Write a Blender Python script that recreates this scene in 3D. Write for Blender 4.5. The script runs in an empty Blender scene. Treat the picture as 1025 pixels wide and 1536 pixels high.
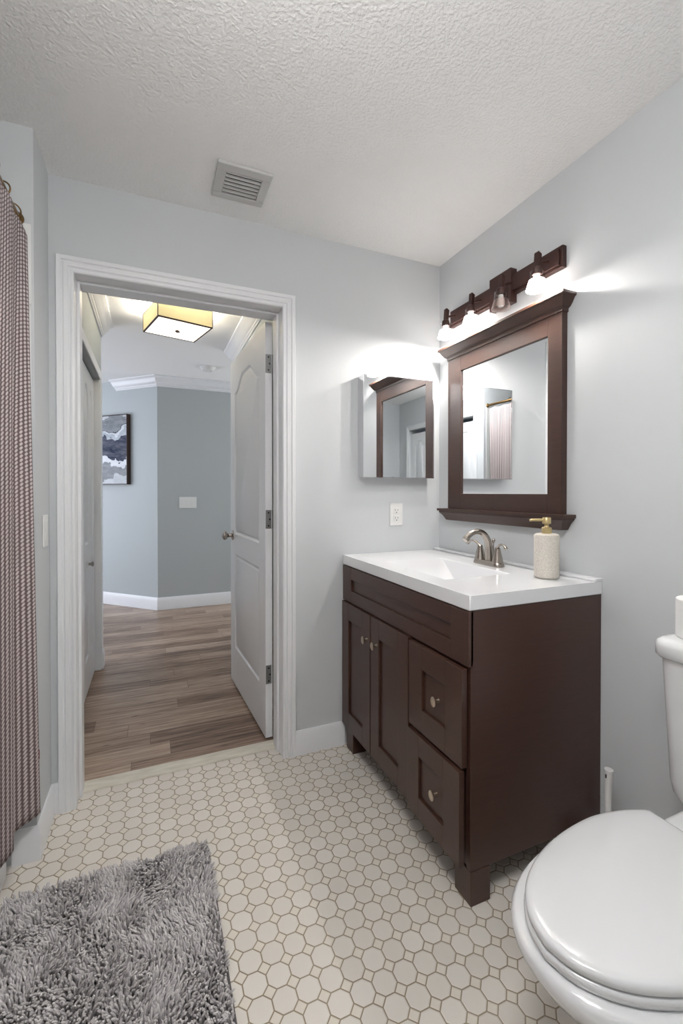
import bpy, bmesh, math, random
import numpy as np
from mathutils import Vector, Matrix
random.seed(7)
rng = np.random.default_rng(11)
scene = bpy.context.scene
COL = scene.collection
PI = math.pi

# ------------------------------------------------------------------ camera
cam_d = bpy.data.cameras.new('camera'); cam = bpy.data.objects.new('camera', cam_d); COL.objects.link(cam)
cam.location = (0, 0, 1.2322)
cam.rotation_euler = (PI/2 - 0.0087, 0, -0.4013)
cam_d.sensor_width = 36; cam_d.lens = 668.30/1536*36
cam_d.shift_x = (512.5-510.745)/1536; cam_d.shift_y = -(768-744.108)/1536
cam_d.clip_start = 0.02
scene.camera = cam
# ------------------------------------------------------------------ light levels
scene.view_settings.view_transform = 'Standard'; scene.view_settings.look = 'None'
scene.view_settings.gamma = 1.0; scene.view_settings.use_curve_mapping = False
scene.view_settings.exposure = 0.62
VANITY_GLOW = 7.0      # the three burning vanity shades
BATH_FILL = 18.5        # added fill lamp of the bathroom (overhead, unseen above the frame)
HALL_GLOW = 1.1         # diffuser of the hall light
HALL_BULBS = 25.0       # bulbs inside the hall shade (W)
VANITY_W = 5.5          # each burning vanity bulb (W)
DAY_W = 43.0            # daylight area lamps in the rooms off the hall (W)
w = bpy.data.worlds.new('world'); scene.world = w; w.use_nodes = True
w.node_tree.nodes['Background'].inputs[0].default_value = (0.75, 0.85, 1, 1)
w.node_tree.nodes['Background'].inputs[1].default_value = 0.3
def area(name, loc, rot, sx, sy, power, color):
    l = bpy.data.lights.new(name, 'AREA'); l.shape = 'RECTANGLE'; l.size = sx; l.size_y = sy; l.energy = power; l.color = color
    o = bpy.data.objects.new(name, l); COL.objects.link(o); o.location = loc; o.rotation_euler = rot
    return o
# daylight: area lamps stand in for unseen windows left and right of the hall
area('daylight_left', (-2.9, 5.0, 1.35), (0, -PI/2, 0), 1.6, 2.2, DAY_W, (0.83, 0.875, 1.0))
area('daylight_right', (2.9, 4.5, 1.35), (0, PI/2, 0), 1.6, 0.8, DAY_W*0.42, (0.97, 0.98, 1.0))

# ------------------------------------------------------------------ materials
def srgb(r, g, b):
    f = lambda c: (c/255/12.92) if c/255 <= 0.04045 else ((c/255+0.055)/1.055)**2.4
    return (f(r), f(g), f(b), 1)
class NT:
    def __init__(s, name):
        s.m = bpy.data.materials.new(name); s.m.use_nodes = True
        s.t = s.m.node_tree; s.b = s.t.nodes['Principled BSDF']
    def n(s, typ, **kw):
        x = s.t.nodes.new(typ)
        for k, v in kw.items(): setattr(x, k, v)
        return x
    def l(s, a, b): s.t.links.new(a, b)
    def math(s, op, a, b=None, c=None):
        x = s.n('ShaderNodeMath', operation=op)
        for i, v in enumerate((a, b, c)):
            if v is None: continue
            if hasattr(v, 'is_output'): s.l(v, x.inputs[i])
            else: x.inputs[i].default_value = v
        return x.outputs[0]
    def mix(s, fac, a, b, blend='MIX'):
        x = s.n('ShaderNodeMix', data_type='RGBA', blend_type=blend)
        if hasattr(fac, 'is_output'): s.l(fac, x.inputs[0])
        else: x.inputs[0].default_value = fac
        for v, i in ((a, 6), (b, 7)):
            if hasattr(v, 'is_output'): s.l(v, x.inputs[i])
            else: x.inputs[i].default_value = v
        return x.outputs[2]
    def obj(s): return s.n('ShaderNodeTexCoord').outputs['Object']
    def mapped(s, scale, rot=(0, 0, 0)):
        mp = s.n('ShaderNodeMapping'); s.l(s.obj(), mp.inputs[0])
        mp.inputs['Scale'].default_value = scale; mp.inputs['Rotation'].default_value = rot
        return mp.outputs[0]
    def noise(s, vec, scale, detail=3, rough=0.55):
        x = s.n('ShaderNodeTexNoise'); s.l(vec, x.inputs['Vector'])
        x.inputs['Scale'].default_value = scale; x.inputs['Detail'].default_value = detail; x.inputs['Roughness'].default_value = rough
        return x.outputs['Fac']
    def ramp(s, fac, stops, interp='LINEAR'):
        x = s.n('ShaderNodeValToRGB'); s.l(fac, x.inputs[0]); cr = x.color_ramp; cr.interpolation = interp
        while len(cr.elements) < len(stops): cr.elements.new(0.5)
        for e, (p, c) in zip(cr.elements, stops): e.position = p; e.color = c
        return x.outputs[0]
    def bump(s, h, strength, dist):
        x = s.n('ShaderNodeBump'); s.l(h, x.inputs['Height']); x.inputs['Strength'].default_value = strength; x.inputs['Distance'].default_value = dist
        s.l(x.outputs[0], s.b.inputs['Normal'])
def basic(name, col, rough=0.5, metal=0.0, coat=0.0, spec=0.5, var=0.0, vscale=8, bump=0.0, bscale=200, bdist=0.002):
    k = NT(name); b = k.b
    b.inputs['Base Color'].default_value = col; b.inputs['Roughness'].default_value = rough; b.inputs['Metallic'].default_value = metal
    b.inputs['Coat Weight'].default_value = coat; b.inputs['Coat Roughness'].default_value = 0.03
    b.inputs['Specular IOR Level'].default_value = spec
    if var > 0:
        f = k.noise(k.obj(), vscale)
        d = tuple(c*(1-var) for c in col[:3])+(1,); e = tuple(min(1, c*(1+var)) for c in col[:3])+(1,)
        k.l(k.ramp(f, [(0.3, d), (0.7, e)]), b.inputs['Base Color'])
    if bump > 0: k.bump(k.noise(k.obj(), bscale, 2), bump, bdist)
    return k.m
WALL = basic('wall_paint', srgb(206, 209, 211), 0.55, spec=0.3, bump=0.12, bscale=260, bdist=0.001)
HALLWALL = basic('hall_paint', srgb(180, 186, 187), 0.6, spec=0.3, bump=0.12, bscale=260, bdist=0.001)
TRIM = basic('white_trim_paint', srgb(232, 233, 235), 0.3, var=0.01)
DOORW = basic('white_door_paint', srgb(234, 235, 237), 0.35, bump=0.05, bscale=120, bdist=0.0006)
PORC = basic('white_porcelain', srgb(222, 223, 224), 0.12, coat=0.5)
SEATW = basic('white_seat_plastic', srgb(214, 215, 216), 0.2, coat=0.8)
MARBLE = basic('white_cultured_marble', srgb(230, 231, 233), 0.16, coat=0.3)
PLASTIC = basic('white_plastic', srgb(232, 232, 230), 0.35)
NICKEL = basic('brushed_nickel', srgb(176, 168, 160), 0.24, metal=1.0)
KNOBM = basic('satin_nickel', srgb(205, 190, 172), 0.28, metal=1.0)
CHROME = basic('polished_chrome', srgb(225, 225, 228), 0.08, metal=1.0)
HINGEM = basic('hinge_steel', srgb(150, 150, 150), 0.4, metal=1.0)
MIRROR = basic('mirror_glass', srgb(243, 245, 246), 0.0, metal=1.0)
BRONZE = basic('oil_rubbed_bronze', srgb(66, 44, 40), 0.42, metal=0.25, spec=0.4)
RODM = basic('brass_rod', srgb(122, 96, 62), 0.3, metal=1.0)
GOLD = basic('champagne_gold', srgb(206, 186, 138), 0.36, metal=0.65)
DARK = basic('dark_void', srgb(24, 20, 19), 0.8)
DARKSLOT = basic('black_slot', srgb(30, 30, 30), 0.7)
GRAYMET = basic('grey_vent_metal', srgb(196, 196, 194), 0.5)
PAPER = basic('tissue_paper', srgb(238, 238, 238), 0.9, spec=0.1, bump=0.5, bscale=240, bdist=0.002)
CARD = basic('brown_cardboard', srgb(150, 128, 104), 0.9)
STONE = None

def espresso(name, c0, c1, rough, coat):
    k = NT(name)
    f = k.noise(k.mapped((6, 6, 60)), 3, 5)
    f2 = k.noise(k.obj(), 5, 2)
    c = k.ramp(k.math('ADD', k.math('MULTIPLY', f, 0.6), k.math('MULTIPLY', f2, 0.4)), [(0.3, c0), (0.7, c1)])
    k.l(c, k.b.inputs['Base Color']); k.b.inputs['Roughness'].default_value = rough
    k.b.inputs['Coat Weight'].default_value = coat; k.b.inputs['Coat Roughness'].default_value = 0.14
    return k.m
ESP = espresso('espresso_lacquer', srgb(62, 39, 31), srgb(72, 47, 38), 0.36, 0.12)
WALNUT = espresso('walnut_stain', srgb(54, 34, 27), srgb(70, 45, 35), 0.38, 0.08)

def m_ceiling(name, strength):
    k = NT(name); k.b.inputs['Base Color'].default_value = srgb(242, 242, 241); k.b.inputs['Roughness'].default_value = 0.8
    k.b.inputs['Specular IOR Level'].default_value = 0.2
    v = k.obj()
    a = k.noise(v, 105, 3, 0.5); b = k.noise(v, 34, 2, 0.5)
    h = k.ramp(k.math('ADD', k.math('MULTIPLY', a, 0.7), k.math('MULTIPLY', b, 0.3)), [(0.42, (0, 0, 0, 1)), (0.6, (1, 1, 1, 1))])
    k.bump(h, strength, 0.006)
    return k.m
CEIL = m_ceiling('knockdown_ceiling', 0.32)
HCEIL = m_ceiling('hall_ceiling', 0.12)

def m_tile():
    k = NT('octagon_tile'); P = 0.0602
    sx = k.n('ShaderNodeSeparateXYZ'); k.l(k.obj(), sx.inputs[0])
    def cell(o, off):
        t = k.math('DIVIDE', k.math('SUBTRACT', o, off), P)
        return k.math('MULTIPLY', k.math('SUBTRACT', k.math('FRACT', k.math('ADD', t, 0.5)), 0.5), P), k.math('FLOOR', k.math('ADD', t, 0.5))
    u, iu = cell(sx.outputs[0], 0.4155); v, iv = cell(sx.outputs[1], 1.2795)
    au = k.math('ABSOLUTE', u); av = k.math('ABSOLUTE', v)
    diag = k.math('MULTIPLY', k.math('ADD', au, av), 0.70711)
    d_oct = k.math('SUBTRACT', 0.0287, k.math('MAXIMUM', k.math('MAXIMUM', au, av), diag))          # >0 inside the octagon
    d_dot = k.math('SUBTRACT', 0.0112, k.math('MULTIPLY', k.math('SUBTRACT', P, k.math('ADD', au, av)), 0.70711))
    d = k.math('MAXIMUM', d_oct, d_dot)
    mr = k.n('ShaderNodeMapRange', interpolation_type='SMOOTHSTEP'); k.l(d, mr.inputs[0])
    mr.inputs[1].default_value = -0.0004; mr.inputs[2].default_value = 0.0008
    wn = k.n('ShaderNodeTexWhiteNoise', noise_dimensions='2D')
    cb = k.n('ShaderNodeCombineXYZ'); k.l(iu, cb.inputs[0]); k.l(iv, cb.inputs[1]); k.l(cb.outputs[0], wn.inputs['Vector'])
    tile = k.ramp(wn.outputs['Value'], [(0, srgb(214, 208, 199)), (1, srgb(222, 217, 209))])
    dotm = k.math('GREATER_THAN', d_dot, 0.0)
    tile = k.mix(dotm, tile, srgb(219, 212, 200))
    grout = k.ramp(k.noise(k.obj(), 7), [(0.3, srgb(140, 126, 103)), (0.7, srgb(157, 145, 122))])
    k.l(k.mix(mr.outputs[0], grout, tile), k.b.inputs['Base Color'])
    rr = k.n('ShaderNodeMapRange'); k.l(mr.outputs[0], rr.inputs[0]); rr.inputs[3].default_value = 0.8; rr.inputs[4].default_value = 0.34
    k.l(rr.outputs[0], k.b.inputs['Roughness'])
    m2 = k.n('ShaderNodeMapRange', interpolation_type='SMOOTHSTEP'); k.l(d, m2.inputs[0]); m2.inputs[1].default_value = -0.0006; m2.inputs[2].default_value = 0.0035
    k.bump(k.math('ADD', m2.outputs[0], k.math('MULTIPLY', k.noise(k.obj(), 40, 2), 0.15)), 0.45, 0.002)
    return k.m
TILE = m_tile()

def m_planks():
    k = NT('vinyl_planks')
    sp = k.n('ShaderNodeSeparateXYZ'); k.l(k.obj(), sp.inputs[0])
    wn = k.n('ShaderNodeTexWhiteNoise', noise_dimensions='1D'); k.l(k.math('FLOOR', k.math('DIVIDE', sp.outputs[1], 0.118)), wn.inputs['W'])
    cb = k.n('ShaderNodeCombineXYZ'); k.l(k.math('ADD', sp.outputs[0], k.math('MULTIPLY', wn.outputs['Value'], 3.7)), cb.inputs[0]); k.l(sp.outputs[1], cb.inputs[1])
    br = k.n('ShaderNodeTexBrick'); k.l(cb.outputs[0], br.inputs['Vector'])
    br.offset = 0.0; br.offset_frequency = 2
    for i, v in (('Scale', 1.0), ('Mortar Size', 0.0012), ('Mortar Smooth', 0.1), ('Bias', 0.0), ('Brick Width', 1.05), ('Row Height', 0.118)):
        br.inputs[i].default_value = v
    br.inputs['Color1'].default_value = (0, 0, 0, 1); br.inputs['Color2'].default_value = (1, 1, 1, 1); br.inputs['Mortar'].default_value = (0.3, 0.3, 0.3, 1)
    off = k.n('ShaderNodeVectorMath', operation='MULTIPLY_ADD'); k.l(br.outputs['Color'], off.inputs[0]); off.inputs[1].default_value = (7, 3, 0); 
    mp = k.mapped((1.6, 34, 1)); k.l(mp, off.inputs[2])
    g = k.noise(off.outputs[0], 1.5, 7, 0.62)
    mp2 = k.mapped((5, 130, 1)); off2 = k.n('ShaderNodeVectorMath', operation='MULTIPLY_ADD'); k.l(br.outputs['Color'], off2.inputs[0]); off2.inputs[1].default_value = (5, 9, 0); k.l(mp2, off2.inputs[2])
    g2 = k.noise(off2.outputs[0], 1.5, 4, 0.6)
    kn = k.n('ShaderNodeTexVoronoi'); k.l(k.mapped((4.2, 13.0, 1)), kn.inputs['Vector']); kn.inputs['Scale'].default_value = 1.1
    knot = k.ramp(kn.outputs['Distance'], [(0.03, (1, 1, 1, 1)), (0.13, (0, 0, 0, 1))])
    f = k.math('ADD', k.math('ADD', k.math('MULTIPLY', g, 0.62), k.math('MULTIPLY', g2, 0.38)), k.math('MULTIPLY', k.math('SUBTRACT', br.outputs['Color'], 0.5), 0.16))
    c = k.ramp(f, [(0.36, srgb(84, 64, 52)), (0.46, srgb(132, 109, 92)), (0.54, srgb(160, 138, 120)), (0.66, srgb(190, 170, 152))])
    c = k.mix(k.math('MULTIPLY', knot, 0.7), c, srgb(70, 54, 46))
    c = k.mix(k.math('MULTIPLY', br.outputs['Fac'], 0.6), c, srgb(70, 54, 45))
    k.l(c, k.b.inputs['Base Color']); k.b.inputs['Roughness'].default_value = 0.36
    k.bump(f, 0.12, 0.001)
    return k.m
PLANK = m_planks()
def m_threshold():
    k = NT('threshold_stone')
    f = k.noise(k.mapped((6, 30, 6)), 1.5, 4)
    k.l(k.ramp(f, [(0.3, srgb(200, 194, 178)), (0.7, srgb(224, 220, 208))]), k.b.inputs['Base Color']); k.b.inputs['Roughness'].default_value = 0.4
    return k.m
THRESH = m_threshold()

def m_curtain():
    k = NT('waffle_weave'); uv = k.n('ShaderNodeUVMap').outputs[0]
    sx = k.n('ShaderNodeSeparateXYZ'); k.l(uv, sx.inputs[0])
    U = k.math('MULTIPLY', sx.outputs[0], 52.0); V = k.math('MULTIPLY', sx.outputs[1], 150.0)
    fu = k.math('FRACT', U)
    fv = k.math('FRACT', k.math('ADD', V, k.math('MULTIPLY', fu, 0.9)))
    a = k.math('SUBTRACT', 1.0, k.math('MULTIPLY', k.math('ABSOLUTE', k.math('SUBTRACT', fu, 0.5)), 2.0))
    b = k.math('SUBTRACT', 1.0, k.math('MULTIPLY', k.math('ABSOLUTE', k.math('SUBTRACT', fv, 0.5)), 2.0))
    h = k.math('MULTIPLY', k.math('POWER', a, 0.8), k.math('ADD', 0.25, k.math('MULTIPLY', b, 0.75)))
    band = k.ramp(sx.outputs[1], [(0.0, srgb(150, 124, 122)), (0.5, srgb(138, 122, 124)), (0.8, srgb(140, 126, 130)), (1.0, srgb(172, 162, 164))])
    c = k.mix(k.ramp(h, [(0.22, (0, 0, 0, 1)), (0.55, (1, 1, 1, 1))]), srgb(104, 90, 90), srgb(214, 204, 202))
    k.l(k.mix(0.12, c, band), k.b.inputs['Base Color'])
    k.b.inputs['Roughness'].default_value = 0.85; k.b.inputs['Specular IOR Level'].default_value = 0.15
    k.bump(h, 0.6, 0.003)
    return k.m
CURT = m_curtain()
def m_rug():
    k = NT('grey_chenille')
    at = k.n('ShaderNodeAttribute', attribute_name='tuft')
    c = k.ramp(at.outputs['Fac'], [(0, srgb(176, 171, 173)), (0.5, srgb(204, 200, 200)), (1, srgb(226, 222, 221))])
    k.l(c, k.b.inputs['Base Color']); k.b.inputs['Roughness'].default_value = 0.6; k.b.inputs['Specular IOR Level'].default_value = 0.25
    k.b.inputs['Sheen Weight'].default_value = 0.2; k.b.inputs['Sheen Roughness'].default_value = 0.4
    return k.m
RUG = m_rug()
RUGB = basic('rug_backing', srgb(96, 92, 94), 0.95)
STONE = (lambda k: (k.l(k.ramp(k.noise(k.obj(), 420, 2), [(0.35, srgb(196, 188, 176)), (0.65, srgb(232, 227, 218))]), k.b.inputs['Base Color']), k.bump(k.noise(k.obj(), 420, 2), 0.6, 0.002), k.b.inputs['Roughness'].__setattr__('default_value', 0.9), k.m)[-1])(NT('sandstone_resin'))
def m_emit(name, col, strength, base=(0.9, 0.9, 0.9, 1), rough=0.4):
    k = NT(name); k.b.inputs['Base Color'].default_value = base; k.b.inputs['Roughness'].default_value = rough
    k.b.inputs['Emission Color'].default_value = col; k.b.inputs['Emission Strength'].default_value = strength
    return k.m
LIT = m_emit('lit_frosted_glass', (1.0, 0.965, 0.92, 1), VANITY_GLOW)
FILL_DOME = m_emit('fill_lamp_opal', (1.0, 0.99, 0.985, 1), BATH_FILL)
DIFF = m_emit('lit_diffuser', (0.95, 0.86, 0.72, 1), HALL_GLOW)
SHADE = m_emit('backlit_linen_shade', srgb(226, 208, 154), 0.34, base=srgb(214, 200, 156), rough=0.9)
def m_glass(name, col, rough):
    k = NT(name); k.b.inputs['Base Color'].default_value = col; k.b.inputs['Transmission Weight'].default_value = 1.0
    k.b.inputs['Roughness'].default_value = rough; k.b.inputs['IOR'].default_value = 1.2
    return k.m
CLEAR = m_glass('clear_glass', (1, 1, 1, 1), 0.03)
FROST = m_glass('unlit_frosted_glass', srgb(240, 228, 224), 0.45)
def m_art():
    k = NT('abstract_canvas'); sx = k.n('ShaderNodeSeparateXYZ'); k.l(k.obj(), sx.inputs[0])
    z = k.math('DIVIDE', sx.outputs[2], 0.75)
    n1 = k.noise(k.mapped((3.2, 3.2, 3.2)), 1.3, 3, 0.5); n2 = k.noise(k.mapped((5, 5, 16)), 1.6, 5, 0.65)
    f = k.math('ADD', k.math('ADD', z, k.math('MULTIPLY', k.math('SUBTRACT', n1, 0.5), 0.55)), k.math('MULTIPLY', k.math('SUBTRACT', n2, 0.5), 0.16))
    c = k.ramp(f, [(0.0, srgb(196, 200, 205)), (0.10, srgb(138, 142, 147)), (0.24, srgb(226, 229, 234)), (0.34, srgb(20, 34, 66)), (0.66, srgb(176, 184, 192)), (0.74, srgb(212, 218, 224)), (0.79, srgb(58, 62, 72)), (0.815, srgb(122, 128, 134)), (0.96, srgb(188, 192, 198))], 'CONSTANT')
    k.l(k.mix(0.14, c, k.ramp(n2, [(0.3, (0, 0, 0, 1)), (0.7, (1, 1, 1, 1))])), k.b.inputs['Base Color']); k.b.inputs['Roughness'].default_value = 0.7; k.b.inputs['Specular IOR Level'].default_value = 0.1
    k.bump(n2, 0.3, 0.003)
    return k.m
ART = m_art()

# ------------------------------------------------------------------ mesh helpers
class MB:
    def __init__(s): s.v = []; s.f = []
    def add(s, verts, faces):
        n = len(s.v); s.v += [tuple(p) for p in verts]; s.f += [tuple(i+n for i in q) for q in faces]; return s
    def box(s, x0, x1, y0, y1, z0, z1):
        v = [(x, y, z) for z in (z0, z1) for y in (y0, y1) for x in (x0, x1)]
        return s.add(v, [(0, 2, 3, 1), (4, 5, 7, 6), (0, 1, 5, 4), (2, 6, 7, 3), (0, 4, 6, 2), (1, 3, 7, 5)])
    def loft(s, rings, caps=(True, True), closed=True):
        n = len(rings[0]); v = [p for r in rings for p in r]; f = []
        for i in range(len(rings)-1):
            for j in range(n if closed else n-1):
                a = i*n+j; b = i*n+(j+1) % n
                f.append((a, b, b+n, a+n))
        if caps[0]: f.append(tuple(reversed(range(n))))
        if caps[1]: f.append(tuple(range((len(rings)-1)*n, len(rings)*n)))
        return s.add(v, f)
    def lathe(s, prof, c=(0, 0, 0), axis='Z', n=28, caps=(True, True)):
        rings = []
        for r, h in prof:
            ring = []
            for i in range(n):
                a = 2*PI*i/n; p = (r*math.cos(a), r*math.sin(a))
                q = {'Z': (p[0], p[1], h), 'X': (h, p[0], p[1]), 'Y': (p[1], h, p[0])}[axis]
                ring.append((q[0]+c[0], q[1]+c[1], q[2]+c[2]))
            rings.append(ring)
        return s.loft(rings, caps)
    def tube(s, pts, rad, n=12, flat=1.0):
        pts = [Vector(p) for p in pts]; rings = []
        if not hasattr(rad, '__len__'): rad = [rad]*len(pts)
        up = None
        for i, p in enumerate(pts):
            t = (pts[min(i+1, len(pts)-1)]-pts[max(i-1, 0)]).normalized()
            if up is None:
                up = Vector((0, 0, 1)) if abs(t.z) < 0.9 else Vector((0, 1, 0))
            a = t.cross(up).normalized(); up = a.cross(t).normalized()
            rings.append([tuple(p + a*rad[i]*math.cos(2*PI*j/n) + up*rad[i]*flat*math.sin(2*PI*j/n)) for j in range(n)])
        return s.loft(rings)
    def sphere(s, c, r, n=18, sc=(1, 1, 1)):
        rings = []
        m = n//2
        for i in range(1, m):
            a = PI*i/m - PI/2
            rings.append([(c[0]+sc[0]*r*math.cos(a)*math.cos(2*PI*j/n), c[1]+sc[1]*r*math.cos(a)*math.sin(2*PI*j/n), c[2]+sc[2]*r*math.sin(a)) for j in range(n)])
        return s.loft(rings)
    def torus(s, c, R, r, axis='Y', n=28, m=10):
        v = []; f = []
        for i in range(n):
            a = 2*PI*i/n
            for j in range(m):
                b = 2*PI*j/m; q = R+r*math.cos(b); p = (q*math.cos(a), q*math.sin(a), r*math.sin(b))
                p = {'Z': p, 'Y': (p[0], p[2], p[1]), 'X': (p[2], p[0], p[1])}[axis]
                v.append((p[0]+c[0], p[1]+c[1], p[2]+c[2]))
        for i in range(n):
            for j in range(m):
                f.append((i*m+j, ((i+1) % n)*m+j, ((i+1) % n)*m+(j+1) % m, i*m+(j+1) % m))
        return s.add(v, f)
    def build(s, name, mat, parent=None, origin=(0, 0, 0), bevel=0.0, seg=2, smooth=True, angle=40, sub=0):
        o0 = Vector(origin)
        me = bpy.data.meshes.new(name)
        me.from_pydata([tuple(Vector(p)-o0) for p in s.v], [], s.f); me.update()
        bm = bmesh.new(); bm.from_mesh(me); bmesh.ops.recalc_face_normals(bm, faces=bm.faces); bm.to_mesh(me); bm.free()
        me.materials.append(mat)
        o = bpy.data.objects.new(name, me); COL.objects.link(o)
        if parent is not None: o.parent = parent
        else: o.location = o0
        if smooth:
            me.polygons.foreach_set('use_smooth', [True]*len(me.polygons))
            me.set_sharp_from_angle(angle=math.radians(angle))
        if bevel > 0:
            b = o.modifiers.new('bevel', 'BEVEL'); b.width = bevel; b.segments = seg; b.limit_method = 'ANGLE'; b.angle_limit = math.radians(35); b.harden_normals = False
        if sub:
            q = o.modifiers.new('subdivision', 'SUBSURF'); q.levels = sub; q.render_levels = sub
        return o
def tag(o, label, cat, group=None):
    o['label'] = label; o['category'] = cat
    if group: o['group'] = group
    return o
def thing(name, label, cat, loc=(0, 0, 0), rotz=0.0, group=None):
    o = bpy.data.objects.new(name, None); COL.objects.link(o); o.location = loc; o.rotation_euler = (0, 0, rotz)
    o.empty_display_size = 0.05
    return tag(o, label, cat, group)
def struct(o): o['kind'] = 'structure'; return o
def duplicate(root, loc, label=None, rotz=None):
    r = root.copy(); COL.objects.link(r); r.location = loc
    if rotz is not None: r.rotation_euler = (0, 0, rotz)
    if label: r['label'] = label
    for ch in list(root.children):
        c = ch.copy(); COL.objects.link(c); c.parent = r
        for g in ch.children:
            d = g.copy(); COL.objects.link(d); d.parent = c
    return r
def sbox(name, mat, *boxes, bevel=0.0):
    m = MB()
    for b in boxes: m.box(*b)
    return struct(m.build(name, mat, bevel=bevel, smooth=False))
def sweep(path, prof):
    """mitred sweep: path = plan points (each with a unit outward mitre vector), prof = (offset, height) pairs -> rings"""
    return [[(p[0]+m[0]*a, p[1]+m[1]*a, b) for a, b in prof] for p, m in path]

# ------------------------------------------------------------------ room shell
XR, YB, H = 1.4266, 1.998, 2.44
XL, YE = -0.358, 1.771          # left wall, end wall of the bath alcove
Y0 = -1.5
HX, HR = -0.325, 0.65           # hall side walls
DL, DR, DZ = -0.272, 0.556, 2.078   # doorway
YH = 2.165                      # hall side of the wall
struct(MB().box(-1.3, 1.6, -1.65, 2.08, -0.10, 0.0).build('floor', TILE, smooth=False))
sbox('floor', PLANK, (-3.05, 3.05, 2.155, 7.1, -0.10, -0.002))
struct(MB().box(-1.3, 1.6, -1.65, 2.08, H, H+0.1).build('ceiling', CEIL, smooth=False))
sbox('ceiling', HCEIL, (-3.05, 3.05, 2.08, 7.1, H, H+0.1))
sbox('wall_back', WALL, (DR+0.02, XR, YB, YH, 0, H), (XL, DL-0.02, YB, YH, 0, H), (DL-0.02, DR+0.02, YB, YH, DZ+0.02, H))
sbox('wall_right', WALL, (XR, XR+0.15, -1.65, YH, 0, H))
sbox('wall_left', WALL, (-1.3, XL, YE, YH, 0, H))
sbox('wall_alcove', WALL, (-1.3, -1.15, 0.2, YE, 0, H))
sbox('wall_left_rear', WALL, (-1.3, XL, 0.06, 0.2, 0, H), (XL-0.12, XL, -1.24, 0.06, 2.05, H), (XL-0.12, XL, Y0, -1.24, 0, H), (-1.0, -0.95, -1.24, 0.06, 0, H))
WX0, WX1, WZ1 = 0.16, 0.92, 2.05       # doorway in the rear wall (seen in the mirrors)
sbox('wall_rear', WALL, (-1.3, WX0, -1.65, Y0, 0, H), (WX1, XR, -1.65, Y0, 0, H), (WX0, WX1, -1.65, Y0, WZ1, H))
sbox('wall_hall_left', HALLWALL, (HX-0.12, HX, YH, 2.35, 0, H), (HX-0.12, HX, 2.35, 3.49, 2.01, H), (HX-0.12, HX, 3.49, 3.575, 0, H), (-0.9, -0.85, YH, 3.5, 0, H), (-3.05, HX-0.12, 3.5, 3.575, 0, H))
sbox('wall_hall_right', HALLWALL, (HR, HR+0.12, YH, 2.30, 0, H), (HR, HR+0.12, 2.30, 3.1, 2.01, H), (HR, HR+0.12, 3.1, 3.85, 0, H), (HR+0.12, 3.05, 3.73, 3.85, 0, H), (1.3, 1.35, YH, 3.73, 0, H))
sbox('wall_hall_far', HALLWALL, (0.0588, 3.05, 5.02, 5.14, 0, H))
m = MB()
q = [(0.0588, 5.02), (0.0588, 5.14), (-1.45, 6.6488), (-1.52, 6.5988)]
m.loft([[(x, y, 0) for x, y in q], [(x, y, H) for x, y in q]])
struct(m.build('wall_hall_angled', HALLWALL, smooth=False))
sbox('wall_hall_outer', HALLWALL, (-3.15, -3.05, 3.5, 7.1, 0, H), (3.05, 3.15, 3.73, 5.14, 0, H), (-3.05, -1.4, 6.6, 6.75, 0, H))

# casing of the doorway (mitred), jamb with stop, threshold
prof = [(0, 0), (0, 0.010), (0.004, 0.014), (0.010, 0.014), (0.012, 0.011), (0.018, 0.011), (0.022, 0.016), (0.034, 0.017), (0.037, 0.014), (0.041, 0.014), (0.044, 0.019), (0.058, 0.019), (0.060, 0.016), (0.060, 0)]
def casing(name, x0, x1, zt, y, sgn, mat=TRIM, axis='X'):
    rings = []
    for (px, pz, mx, mz) in ((x0, 0, -1, 0), (x0, zt, -1, 1), (x1, zt, 1, 1), (x1, 0, 1, 0)):
        if axis == 'X': rings.append([(px+mx*u, y-sgn*d, pz+mz*u) for u, d in prof])
        else: rings.append([(y+sgn*d, px+mx*u, pz+mz*u) for u, d in prof])
    return struct(MB().loft(rings).build(name, mat, angle=25))
casing('trim_1', DL, DR, DZ, YB, 1)
casing('trim_9', WX0, WX1, WZ1, Y0, -1)
casing('trim_2', -1.24+0.01, 0.05, 2.05, XL, 1, axis='Y')
J = 0.02
sbox('trim_3', TRIM, (DL-J, DL, YB, YH, 0, DZ+J), (DR, DR+J, YB, YH, 0, DZ+J), (DL, DR, YB, YH, DZ, DZ+J),
     (DL, DL+0.011, 2.055, 2.12, 0, DZ), (DR-0.011, DR, 2.055, 2.12, 0, DZ), (DL+0.011, DR-0.011, 2.055, 2.12, DZ-0.011, DZ), bevel=0.0015)
sbox('trim_4', THRESH, (DL, DR, 2.08, 2.155, -0.05, 0.007), bevel=0.003)
# base boards
def base_run(name, pts, mitres, hgt=0.112, th=0.014):
    pr = [(0, 0), (th, 0), (th, hgt-0.028), (th-0.003, hgt-0.022), (th-0.004, hgt-0.008), (th-0.009, hgt), (0, hgt)]
    return struct(MB().loft(sweep(list(zip(pts, mitres)), pr)).build(name, TRIM, angle=30))
base_run('baseboard_back', [(DR+0.060, YB), (0.866, YB)], [(0, -1), (0, -1)])
base_run('baseboard_left', [(DL-0.060, YB), (XL, YB), (XL, YE), (-0.4265, YE)], [(0, -1), (1, -1), (1, -1), (0, -1)])
base_run('baseboard_right', [(XR, 1.045), (XR, Y0)], [(-1, 0), (-1, 1)])
base_run('baseboard_rear', [(WX0-0.06, Y0), (XL, Y0)], [(0, 1), (0, 1)])
s2 = math.sqrt(2)
k8 = math.tan(PI/8)
base_run('baseboard_hall_far', [(3.0, 5.02), (0.0588, 5.02), (-1.4, 6.4788)], [(0, -1), (-k8, -1), (-1/s2, -1/s2)], 0.13)
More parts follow.
